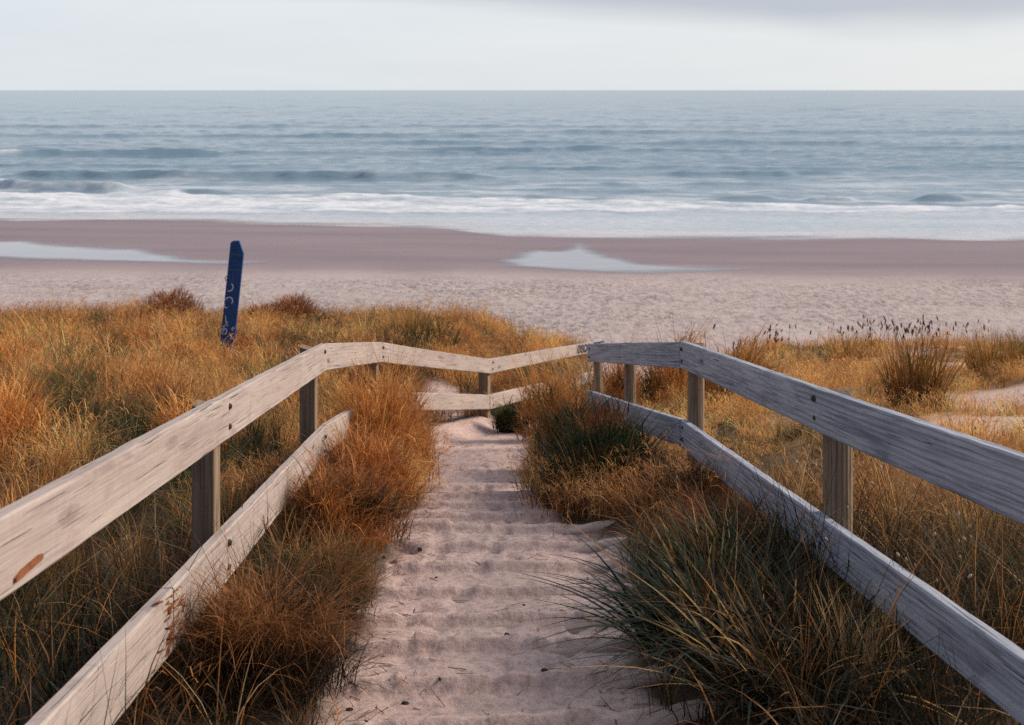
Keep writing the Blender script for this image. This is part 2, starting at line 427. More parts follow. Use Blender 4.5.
# ------------------------------------------------------------------ fences
WARM = mat_wood('weathered_pine_sunlit_tint', (.54, .46, .405), (.43, .355, .31), (.22, .165, .16), .32, .40)  # warm light on the left rails is partly put into this colour
COOL = mat_wood('weathered_pine_shade_tint', (.46, .475, .52), (.34, .36, .41), (.09, .10, .135), .62, .40)  # grained pine; bluish shade of the right rails put into the colour
POSTM = mat_wood('fence_post_timber', (.36, .26, .175), (.25, .175, .12), (.075, .052, .038), .6, .5)
IRON = mat_plain('rusty_bolt_iron', (.055, .042, .04), .6, .4)

def board(name, a, b, na, nb, h, th, mat, parent, ha=None, seed=0):
    """a, b: upper inner edge ends; na, nb: outward offsets (mitred) per unit thickness"""
    r = np.random.default_rng(seed + 400)
    a = np.array(a, float); b = np.array(b, float)
    L = np.linalg.norm(b - a); dirv = (b - a) / L
    a = a + dirv * .004; b = b - dirv * .004
    n = max(8, int(L / .10))
    ha = ha or h
    bev = .006
    sec = [(0, -bev), (bev, 0), (th - bev, 0), (th, -bev), (th, -1), (th - bev, -2), (bev, -2), (0, -1)]
    V, G = [], []
    sh = r.uniform(0, 50)
    ph = r.uniform(0, 6.28, 4)
    for i in range(n + 1):
        q = i / n
        p = a + (b - a) * q
        nn = np.array(na) * (1 - q) + np.array(nb) * q
        hh = ha * (1 - q) + h * q
        s = q * L
        warp = .003 * math.sin(s * 1.1 + ph[0]) + .0008 * math.sin(s * 4.3 + ph[1])
        for k, (o, z) in enumerate(sec):
            zz = z if z > -.5 else (-hh + bev if z == -1 else -hh)
            chip = r.normal(0, .0008)
            V.append((p[0] + nn[0] * (o + warp), p[1] + nn[1] * (o + warp), p[2] + zz + chip + .003 * math.sin(s * .9 + ph[2])))
            G.append((s + sh, zz + sh * .37, o + sh * .11))
    m = len(sec); Q = []
    for i in range(n):
        for k in range(m):
            k2 = (k + 1) % m
            Q.append((i * m + k, i * m + k2, (i + 1) * m + k2, (i + 1) * m + k))
    V = np.array(V); 
    e0 = list(range(m)); e1 = [n * m + k for k in range(m)]
    for e, rev in ((e0, True), (e1, False)):
        for quad in ((0, 1, 2, 3), (0, 3, 4, 7), (7, 4, 5, 6)):
            f = tuple(e[k] for k in (quad[::-1] if rev else quad)); Q.append(f)
    me = fast_mesh(name, V, Q, vecs={'grain': G}, smooth=False)
    bm = bmesh.new(); bm.from_mesh(me); bmesh.ops.recalc_face_normals(bm, faces=bm.faces[:]); bm.to_mesh(me); bm.free()
    return mesh_obj(name, me, mat, parent)

def polyline_normals(P, side):
    """horizontal mitred outward vectors at each joint (side -1: left, +1: right)"""
    P = np.array(P, float); n = len(P); segs = []
    for i in range(n - 1):
        d = P[i + 1, :2] - P[i, :2]; d /= np.linalg.norm(d)
        segs.append(np.array([d[1], -d[0]]) * side)
    out = []
    for i in range(n):
        if i == 0: v = segs[0]
        elif i == n - 1: v = segs[-1]
        else:
            v = segs[i - 1] + segs[i]; v = v / np.dot(v, segs[i])
        out.append((v[0], v[1], 0))
    return out, segs

def post(name, x, y, top, bottom, size, round_, turn, parent, cut=.02, seed=0):
    r = np.random.default_rng(seed + 900)
    if round_:
        sec = []
        for k in range(22):
            a = k / 22 * 2 * math.pi
            sx, sy = math.cos(a) * size / 2, math.sin(a) * size / 2
            sec.append((max(sx, -size * .30), sy))
    else:
        w, dpt = size; b = .006
        sec = [(-w/2 + b, -dpt/2), (w/2 - b, -dpt/2), (w/2, -dpt/2 + b), (w/2, dpt/2 - b), (w/2 - b, dpt/2), (-w/2 + b, dpt/2), (-w/2, dpt/2 - b), (-w/2, -dpt/2 + b)]
    ca, sa = math.cos(turn), math.sin(turn)
    m = len(sec); rows = 14; V, G = [], []; sh = r.uniform(0, 40)
    for i in range(rows + 1):
        q = i / rows; z = bottom + (top - bottom) * q
        for k, (sx, sy) in enumerate(sec):
            f = 1 + .012 * math.sin(3 * q + k) + r.normal(0, .004)
            if i == rows: f *= .97
            xx, yy = sx * f, sy * f
            zz = z + (cut * sx / .06 if i == rows else 0)
            V.append((x + xx * ca - yy * sa, y + xx * sa + yy * ca, zz)); G.append((zz + sh, sx + sh * .3, sy))
    Q = [(i * m + k, i * m + (k + 1) % m, (i + 1) * m + (k + 1) % m, (i + 1) * m + k) for i in range(rows) for k in range(m)]
    top0 = rows * m
    c = len(V); tv = np.array(V[top0:top0 + m]).mean(0); V.append(tuple(tv)); G.append((tv[2] + sh + 3, sh * .3, 0))
    T = [(top0 + k, top0 + (k + 1) % m, c) for k in range(m)]
    me = fast_mesh(name, V, Q, T, vecs={'grain': G}, smooth=False)
    return mesh_obj(name, me, POSTM, parent)

def bolt(p, outward, parent, rad=.011):
    """a dished washer and nut on the inner face of a rail"""
    d = Vector((-outward[0], -outward[1], 0)).normalized()
    bm = bmesh.new()
    rot = Vector((0, 0, 1)).rotation_difference(d).to_matrix().to_4x4()
    for rr, z0, z1, seg in ((rad * 1.5, -.002, .0025, 14), (rad, .0025, .010, 6)):
        q = bmesh.ops.create_cone(bm, cap_ends=True, segments=seg, radius1=rr, radius2=rr * .9, depth=z1 - z0)
        for v in q['verts']: v.co.z += (z0 + z1) / 2
    bmesh.ops.transform(bm, matrix=rot, verts=bm.verts[:])
    for v in bm.verts: v.co += Vector(p)
    me = bpy.data.meshes.new('bolt'); bm.to_mesh(me); bm.free()
    return mesh_obj('bolt', me, IRON, parent)

def J(px, d, py=None, drop=None):
    """a fence joint seen at picture column px at distance d"""
    dr = drop if drop is not None else (py - 90) / F * d
    return ((px - 512) / F * d, d, EYE - dr)

def along(P, d):
    P = np.array(P); i = int(np.clip(np.searchsorted(P[:, 1], d) - 1, 0, len(P) - 2))
    q = (d - P[i, 1]) / (P[i + 1, 1] - P[i, 1])
    return i, P[i] * (1 - q) + P[i + 1] * q

def back_to(p, q, d):
    p, q = np.array(p), np.array(q)
    t = (d - p[1]) / (q[1] - p[1])
    return tuple(p + (q - p) * t)

# left fence: joints of the upper and the lower rail, near to far
LT = [J(0, 2.49, 517.7), J(327, 7.74, 343.2), J(383, 10.4, 342.4), J(490, 14.5, 359.2), J(605, 21.4, 339.9)]
LT[0] = back_to(LT[0], LT[1], .5)
LB = [J(40, 2.72, 725), J(173, 3.91, 588), J(327, 7.74, 425.2), J(383, 10.4, 390.5), J(490, 14.5, 395.2), J(605, 21.4, 369)]
LB[0] = back_to(LB[0], LB[1], .5)
# right fence
RT = [J(1024, 3.12, 458), J(679.5, 8.0, 341.5), J(587, 11.9, 344.2)]
RT[0] = back_to(RT[0], RT[1], .5)
RB = [J(1024, 3.12, 662), J(680, 8.0, 419.3), J(587, 11.9, 390.5)]
RB[0] = back_to(RB[0], RB[1], .5)

def build_fence(label, side, T, B, hT, hB, posts, matT, base, group):
    root = empty('timber_fence', base)
    tag(root, label, 'fence', group)
    holder = []
    rails = {}
    for key, P, hs in (('t', T, hT), ('b', B, hB)):
        N, segs = polyline_normals(P, side)
        lst = []
        for i in range(len(P) - 1):
            o = board('rail', P[i], P[i + 1], N[i], N[i + 1], hs[i + 1], .05, matT, root, ha=hs[i], seed=i * 3 + (7 if key == 'b' else 0) + (50 if side > 0 else 0))
            lst.append(o); holder.append(o)
        rails[key] = (lst, P, segs, hs)
    for k, (px_, d, size, rnd, rise) in enumerate(posts):
        i, p = along(T, d); n = rails['t'][2][i]
        half = (size / 2 * .6 if rnd else size[0] / 2) + .05 + .002
        x, y = p[0] + n[0] * half, p[1] + n[1] * half
        turn = math.atan2(n[1], n[0])
        if rnd: pass
        else: turn = turn if side > 0 else turn + math.pi
        gz = float(ground_z(np.array([x]), np.array([y]))[0])
        holder.append(post('post', x, y, p[2] + rise, gz - .35, size, rnd, turn, root, cut=.018 * (1 if side > 0 else -1), seed=k + (20 if side > 0 else 0)))
        for key in ('t', 'b'):
            lst, P, segs, hs = rails[key]
            j, q = along(P, d)
            nn = segs[j]; hh = hs[j]
            for fz in (.26, .72):
                bolt((q[0] + rng.normal(0, .006), q[1], q[2] - hh * fz), nn, lst[j])
    for o in holder:        # parts were drawn in world coordinates: shift them under the base
        o.location = (-base[0], -base[1], -base[2])
    return root, rails

fl, rl = build_fence('pale weathered two-rail timber fence left of the sandy steps, bending away downhill', -1, LT, LB,
                     [.19, .19, .19, .19, .19], [.225, .225, .20, .19, .19, .19],
                     [(0, 1.7, (.10, .10), False, .0), (203, 4.76, (.10, .10), False, -.045), (308, 7.60, (.11, .10), False, -.022), (383, 10.4, (.11, .11), False, -.06), (487, 14.62, (.13, .12), False, -.03), (590, 21.2, (.12, .12), False, -.06)],
                     WARM, (-1.25, 2.5, 6.0), 'timber fences beside the steps')
fr, rr_ = build_fence('shade-tinted grained two-rail fence right of the steps on round posts', 1, RT, RB,
                      [.19, .195, .19], [.185, .20, .205],
                      [(0, 1.9, .14, True, .0), (840, 4.95, .145, True, -.035), (694, 7.92, .14, True, -.03), (631, 10.15, .125, True, -.03), (595, 11.75, .11, True, -.03)],
                      COOL, (1.45, 3.0, 6.0), 'timber fences beside the steps')

def local_part(name, me, mat, fence_rail):
    """a sub-part modelled in world coordinates under a rail"""
    o = mesh_obj(name, me, mat, fence_rail)
    return o

# scar of bare orange wood near the close end of the upper left rail; splintered joint of the lower left rail; paint scribble
def ribbon(points, width, normal, lift, thick=.0015):
    """flat painted stroke through 3D points lying on a face with the given normal"""
    P = [Vector(p) for p in points]; nrm = Vector(normal).normalized()
    bm = bmesh.new(); rows = []
    for i, p in enumerate(P):
        d = (P[min(i + 1, len(P) - 1)] - P[max(i - 1, 0)]).normalized()
        s = nrm.cross(d).normalized() * width * .5 * (1 if 0 < i < len(P) - 1 else .6)
        c = p + nrm * lift
        rows.append([bm.verts.new(c - s), bm.verts.new(c + s), bm.verts.new(c + s - nrm * (lift + thick)), bm.verts.new(c - s - nrm * (lift + thick))])
    for a, b in zip(rows, rows[1:]):
        for k in range(4): bm.faces.new((a[k], a[(k + 1) % 4], b[(k + 1) % 4], b[k]))
    bm.faces.new(rows[0]); bm.faces.new(rows[-1][::-1])
    bmesh.ops.recalc_face_normals(bm, faces=bm.faces[:])
    return bm

RAW = mat_plain('bare_orange_wood', (.24, .095, .045), .9, .1, .35, 90)
def face_point(P, d, dz):
    i, p = along(P, d); return (p[0], p[1], p[2] + dz)
i0, p0 = along(LT, 2.62); nL = rl['t'][2][0]
inn = (-nL[0], -nL[1], 0)
bm = ribbon([face_point(LT, 2.56, -.163), face_point(LT, 2.60, -.157), face_point(LT, 2.66, -.152), face_point(LT, 2.70, -.149), face_point(LT, 2.72, -.148)], .017, inn, .0075)
me = bpy.data.meshes.new('bare_wood_scar'); bm.to_mesh(me); bm.free()
local_part('bare_wood_scar', me, RAW, rl['t'][0][0])

bm = bmesh.new(); r3 = np.random.default_rng(3)
bd = (Vector(LB[1]) - Vector(LB[2])).normalized()
for k in range(60):
    d0 = 3.93 + r3.normal(0, .06); dz = -.012 - .20 * r3.random()
    b0 = Vector(face_point(LB, d0, dz)); ln = r3.uniform(.04, .13)
    ax = (bd + Vector((0, 0, r3.normal(0, .22)))).normalized() * ln * (1 if r3.random() < .7 else -1)
    w = r3.uniform(.002, .006); s = Vector((.0, .2, .98)).normalized() * w
    o = Vector((inn[0], inn[1], 0)) * r3.uniform(.004, .012)
    q = [b0 - s, b0 + s, b0 + ax * .6 + s * .5 + o, b0 + ax + o * 1.3]
    q2 = [v - Vector((inn[0], inn[1], 0)) * .012 for v in q]
    va = [bm.verts.new(v) for v in q]; vb = [bm.verts.new(v) for v in q2]
    bm.faces.new(va); bm.faces.new(vb[::-1])
    for a in range(4): bm.faces.new((va[a], vb[a], vb[(a + 1) % 4], va[(a + 1) % 4]))
bmesh.ops.recalc_face_normals(bm, faces=bm.faces[:])
me = bpy.data.meshes.new('splintered_end'); bm.to_mesh(me); bm.free()
local_part('splintered_end', me, RAW, rl['b'][0][1])

INK = mat_plain('dark_blue_paint', (.018, .035, .10), .5, .3, .3)
dlt = Vector(LT[4]) - Vector(LT[3]); dlt2 = Vector((dlt.x, dlt.y, dlt.z)); nF = rl['t'][2][3]; inF = (-nF[0], -nF[1], 0)
bm_all = bmesh.new()
def scribble(us_vs, w):
    pts = []
    for u, v in us_vs:
        p = Vector(LT[3]) + dlt2 * u; p.z += -.19 * v; pts.append(p)
    b = ribbon(pts, w, inF, .006); m_ = bpy.data.meshes.new('tmp'); b.to_mesh(m_); b.free(); bm_all.from_mesh(m_); bpy.data.meshes.remove(m_)
for k in range(4):
    u0 = .70 + .035 * k
    a = np.linspace(0, 2 * math.pi * (.8 if k % 2 else 1.0), 13) + k
    scribble([(u0 + .016 * math.cos(t), .48 + .33 * math.sin(t)) for t in a], .032)
scribble([(.68, .75), (.72, .2), (.76, .8), (.80, .25), (.84, .6), (.87, .2)], .026)
scribble([(.86, .12), (.92, .18), (.985, .1)], .045)
me = bpy.data.meshes.new('paint_scribble'); bm_all.to_mesh(me); bm_all.free()
o = local_part('paint_scribble', me, INK, rl['t'][0][3]); o['label'] = 'scribbled dark blue paint near the far rail end'

# ------------------------------------------------------------------ leaning blue marker board
def build_marker():
    d = 16.0; x0 = (227 - 512) / F * d
    gz = float(ground_z(np.array([x0]), np.array([d]))[0])
    root = empty('marker_board', (x0, d, gz))
    tag(root, 'leaning navy blue marker board with slanted top and white scrawl in the dune grass', 'marker board')
    blue = mat_plain('navy_blue_paint', (.018, .075, .235), .5, .35, .3, 25)
    pale = mat_plain('faded_teal_line', (.06, .16, .22), .6)
    white = mat_plain('white_scrawl_paint', (.62, .68, .75), .6)
    top = EYE - (240.5 - 90) / F * d - gz
    w, th = .205, .055
    lean = .105
    def P(u, h, y=-th / 2): return (u * w + lean * h * 1.0 - .035, y, h)
    bm = bmesh.new()
    prof = [(-.5, -.4), (.5, -.4), (.5, top - .19), (.08, top), (-.36, top - .004), (-.5, top - .03)]
    fr_ = [bm.verts.new(P(u, h, -th / 2)) for u, h in prof]; bk = [bm.verts.new(P(u, h, th / 2)) for u, h in prof]
    bm.faces.new(fr_); bm.faces.new(bk[::-1])
    for k in range(len(prof)): bm.faces.new((fr_[k], bk[k], bk[(k + 1) % len(prof)], fr_[(k + 1) % len(prof)]))
    bmesh.ops.recalc_face_normals(bm, faces=bm.faces[:])
    bmesh.ops.bevel(bm, geom=bm.edges[:], offset=.005, segments=2, affect='EDGES')
    me = bpy.data.meshes.new('board'); bm.to_mesh(me); bm.free(); mesh_obj('board', me, blue, root)
    for hh in (top - .205, top - .43):
        b = ribbon([P(-.49, hh + .012), P(0, hh + .004), P(.49, hh)], .017, (0, -1, 0), .004)
        me = bpy.data.meshes.new('seam_line'); b.to_mesh(me); b.free(); mesh_obj('seam_line', me, pale, root)
    b_all = bmesh.new()
    def stroke(us, wd=.016):
        b = ribbon([P(u, h) for u, h in us], wd, (0, -1, 0), .004); m_ = bpy.data.meshes.new('scrawl'); b.to_mesh(m_); b.free(); mesh_obj('scrawl', m_, white, root)
    def arc(u, h, r, a0, a1, rx=None):
        stroke([(u + (rx or r * 4.4) * math.cos(t), h + r * math.sin(t)) for t in np.linspace(a0, a1, 10)])
    H = lambda py: EYE - (py - 90) / F * d - gz
    arc(-.40, H(278), .045, 1.8, 4.4)
    arc(-.22, H(287), .055, -2.2, 1.3)
    arc(-.18, H(301), .062, -.6, 2.9); arc(-.32, H(305), .035, 2.4, 5.4)
    stroke([(-.3, H(315)), (-.22, H(322)), (-.05, H(326))]); stroke([(-.36, H(327)), (-.1, H(321))])
    arc(-.3, H(331), .045, -1.2, 2.8); arc(.32, H(328.5), .018, 0, 5.2, .07)
    stroke([(-.42, H(325)), (-.30, H(329)), (-.42, H(334))])
    b_all.free()
build_marker()

# ------------------------------------------------------------------ step timbers and litter on the sand
STEPM = mat_wood('buried_step_timber', (.54, .42, .37), (.46, .355, .31), (.26, .19, .16), .4, .25)
ORD = ['nearest', 'second nearest', 'third nearest', 'fourth nearest', 'fifth nearest', 'sixth nearest', 'seventh nearest', 'eighth nearest', 'ninth nearest']
def build_steps():
    for i in range(9):
        s = STEPS[i]
        c = float(ip(PATH_C, s))
        r = np.random.default_rng(70 + i)
        x0, x1 = c - .80, c + .92
        zc = float(ground_z(np.array([c]), np.array([s]))[0]) + .030
        n = 24; V, G = [], []; rad = .045
        for k in range(n + 1):
            q = k / n; x = x0 + (x1 - x0) * q
            y = s + TILT[i] * 1.2 * (x - c + .05) - .028
            zz = zc - .140 + .088 * sstep(.66, .93, q) + .010 * math.sin(7 * q + i)
            for a in range(10):
                t_ = a / 10 * 2 * math.pi
                rr = rad * (1 + r.normal(0, .03))
                V.append((x, y + rr * math.cos(t_), zz + rr * .8 * math.sin(t_))); G.append((x + i * 7, a * .02 + i, .1))
        Q = [(k * 10 + a, k * 10 + (a + 1) % 10, (k + 1) * 10 + (a + 1) % 10, (k + 1) * 10 + a) for k in range(n) for a in range(10)]
        me = fast_mesh('timber_step', V, Q, vecs={'grain': G})
        bm = bmesh.new(); bm.from_mesh(me)
        bmesh.ops.contextual_create(bm, geom=[v for v in bm.verts[:10]]) if False else None
        bmesh.ops.holes_fill(bm, edges=[e for e in bm.edges if e.is_boundary], sides=0)
        bmesh.ops.recalc_face_normals(bm, faces=bm.faces[:]); bm.to_mesh(me); bm.free()
        o = mesh_obj('timber_step', me, STEPM)
        tag(o, f'sand-buried timber step edge across the path, {ORD[i]} to the viewer', 'step', 'buried timber steps down the sandy path')
build_steps()

def full_ground(x, y):
    X = np.array([[x]]); Y = np.array([[y]])
    return float((ground_z(X, Y) + path_detail(X, Y))[0, 0])

def build_litter():
    dark = mat_plain('dark_driftwood_bits', (.035, .026, .028), .8, .2)
    spots = [(370, 602), (368, 576), (384, 558), (436, 566), (507, 629), (391, 660), (366, 712), (405, 683), (384, 629), (440, 672), (327, 647), (524, 590), (350, 690), (470, 600), (420, 540), (545, 655)]
    for k, (px, py) in enumerate(spots):
        d = 5.0
        for _ in range(10):
            X = (px - 512) / F * d; d = F * base_drop(np.array([X]), np.array([d]))[0] / (py - 90)
        r = np.random.default_rng(k + 300)
        L = r.uniform(.008, .02); bm = bmesh.new()
        bmesh.ops.create_icosphere(bm, subdivisions=2, radius=1)
        sx, sy, sz = L, L * r.uniform(.4, .8), L * r.uniform(.3, .5); a = r.uniform(0, 3.14)
        for v in bm.verts:
            f = 1 + .25 * math.sin(5 * v.co.x + k) * math.cos(4 * v.co.y)
            x, y, z = v.co.x * sx * f, v.co.y * sy * f, v.co.z * sz
            v.co = (x * math.cos(a) - y * math.sin(a), x * math.sin(a) + y * math.cos(a), z)
        me = bpy.data.meshes.new('debris'); bm.to_mesh(me); bm.free()
        o = mesh_obj('debris', me, dark, loc=(X, d, full_ground(X, d) + sz * .5))
        tag(o, 'small dark bit of bark lying on the sandy path', 'debris', 'dark bits of bark on the sandy path')
build_litter()

def build_straw():
    r = np.random.default_rng(88); n = 900
    Y = 3.2 + 11 * r.random(n) ** 1.3
    side = r.random(n)
    X = np.where(side < .45, ip(LEFT_E, Y) + np.abs(r.normal(0, .16, n)), np.where(side < .8, ip(RIGHT_E, Y) - np.abs(r.normal(0, .16, n)), ip(PATH_C, Y) + r.normal(0, .3, n)))
    Z = ground_z(X, Y) + path_detail(X, Y) + .004
    a = r.uniform(0, 6.283, n); L = r.uniform(.02, .11, n) ; w = r.uniform(.0012, .003, n)
    d = np.stack([np.cos(a), np.sin(a), r.normal(-.02, .12, n)], -1); s_ = np.stack([-np.sin(a), np.cos(a), np.zeros(n)], -1) * w[:, None]
    P = np.stack([X, Y, Z], -1); up = np.array([[0, 0, .0018]])
    V = np.stack([P - s_, P + s_, P + d * L[:, None] + s_ * .5 + up, P + d * L[:, None] - s_ * .5 + up, P + up * 1.5, P + d * L[:, None] + up * 2], 1)
    b = (np.arange(n) * 6)[:, None]
    Q = np.concatenate([b + np.array([0, 4, 5, 3]), b + np.array([4, 1, 2, 5])])
    c = mixc(np.array([.40, .22, .09]), np.array([.10, .06, .04]), r.random(n))
    me = fast_mesh('straw_litter', V.reshape(-1, 3), Q, attrs=None, cols={'Col': np.repeat(c, 6, 0)})
    tag(mesh_obj('straw_litter', me, GRASS), kind='stuff')

# ------------------------------------------------------------------ grass
ORANGE = np.array([.58, .235, .062]); GOLD = np.array([.68, .36, .12]); STRAW = np.array([.60, .43, .23])
RUST = np.array([.28, .10, .035]); OLIVE = np.array([.15, .125, .045]); GREEN = np.array([.038, .054, .020]); DARKG = np.array([.015, .026, .012])
GRASS = mat_blade('dry_grass_blades', .6, .2, .28)
SEDGE = mat_blade('sedge_blades', .55, .18, .12)

def blades(root, h, az, lean, droop, w, col, segs=4, tw=None, power=1.7, tipcol=None, curl=.17):
    N = len(root); t = np.linspace(0, 1, segs + 1)
    tw = rng.normal(0, .6, N) if tw is None else tw
    dx, dy = np.cos(az), np.sin(az)
    sx, sy = -np.sin(az + tw), np.cos(az + tw)
    hor = (h * lean)[:, None] * t[None, :] ** power
    # a little sideways curl
    cur = rng.normal(0, curl, N)[:, None] * h[:, None] * t[None, :] ** 2.2
    zz = h[:, None] * (t[None, :] - droop[:, None] * t[None, :] ** 2.4)
    cx = root[:, 0, None] + hor * dx[:, None] - cur * dy[:, None]
    cy = root[:, 1, None] + hor * dy[:, None] + cur * dx[:, None]
    cz = root[:, 2, None] + zz
    wt = w[:, None] * .5 * np.clip((.65 + .9 * t * (1 - t)) * (1 - t ** 2.2), 0.0, 1)[None, :]
    nv = 2 * segs + 1
    V = np.zeros((N, nv, 3)); C = np.zeros((N, nv, 3))
    tip = col * 1.12 if tipcol is None else tipcol
    for k in range(segs):
        for e, sg in ((0, -1), (1, 1)):
            V[:, 2 * k + e, 0] = cx[:, k] + sg * sx * wt[:, k]
            V[:, 2 * k + e, 1] = cy[:, k] + sg * sy * wt[:, k]
            V[:, 2 * k + e, 2] = cz[:, k]
            C[:, 2 * k + e] = col * (1 - t[k]) + tip * t[k]
    V[:, -1, 0], V[:, -1, 1], V[:, -1, 2] = cx[:, -1], cy[:, -1], cz[:, -1]
    C[:, -1] = tip
    b = (np.arange(N) * nv)[:, None]
    Q = np.concatenate([b + np.array([2 * k, 2 * k + 1, 2 * k + 3, 2 * k + 2]) for k in range(segs - 1)], 0) if segs > 1 else None
    T = b + np.array([2 * segs - 2, 2 * segs - 1, 2 * segs])
    return V.reshape(-1, 3), Q, T, C.reshape(-1, 3)

class Heap:
    def __init__(s): s.v, s.q, s.t, s.c, s.n = [], [], [], [], 0
    def add(s, V, Q, T, C):
        s.v.append(V); s.c.append(C)
        if Q is not None: s.q.append(Q + s.n)
        s.t.append(T + s.n); s.n += len(V)
    def build(s, name, mat, loc=(0, 0, 0), parent=None):
        v = np.concatenate(s.v) - np.array(loc)
        me = fast_mesh(name, v, np.concatenate(s.q) if s.q else None, np.concatenate(s.t), cols={'Col': np.clip(np.concatenate(s.c), 0.004, 1)})
        return mesh_obj(name, me, mat, parent, None if parent else loc)

def heads(heap, P, axis_az, lean, size, aspect, col, sides=5):
    """small spindle seed heads at points P"""
    N = len(P)
    ax = np.stack([np.cos(axis_az) * np.sin(lean), np.sin(axis_az) * np.sin(lean), np.cos(lean)], -1)
    ref = np.tile([[.3, .9, .1]], (N, 1)); u = np.cross(ax, ref); u /= np.linalg.norm(u, axis=1)[:, None]; v = np.cross(ax, u)
    rings = [(-1, .0), (-.55, .75), (.1, 1), (.65, .6), (1, 0)]
    nv = 2 + 3 * sides; V = np.zeros((N, nv, 3))
    V[:, 0] = P - ax * size[:, None]; V[:, 1] = P + ax * size[:, None]
    for k, (h, r) in enumerate(rings[1:4]):
        for j in range(sides):
            a = j / sides * 6.283
            V[:, 2 + k * sides + j] = P + ax * (h * size)[:, None] + (u * math.cos(a) + v * math.sin(a)) * (size * r / aspect)[:, None]
    T, Q = [], []
    for j in range(sides):
        j2 = (j + 1) % sides
        T += [(0, 2 + j2, 2 + j), (1, 2 + 2 * sides + j, 2 + 2 * sides + j2)]
        for k in range(2): Q.append((2 + k * sides + j, 2 + k * sides + j2, 2 + (k + 1) * sides + j2, 2 + (k + 1) * sides + j))
    b = (np.arange(N) * nv)[:, None]
    Qs = np.concatenate([b + np.array(q) for q in Q]); Ts = np.concatenate([b + np.array(q) for q in T])
    C = np.repeat(col, nv, axis=0)
    heap.add(V.reshape(-1, 3), Qs, Ts, C)

def mixc(a, b, t): return a[None, :] * (1 - t[:, None]) + b[None, :] * t[:, None]

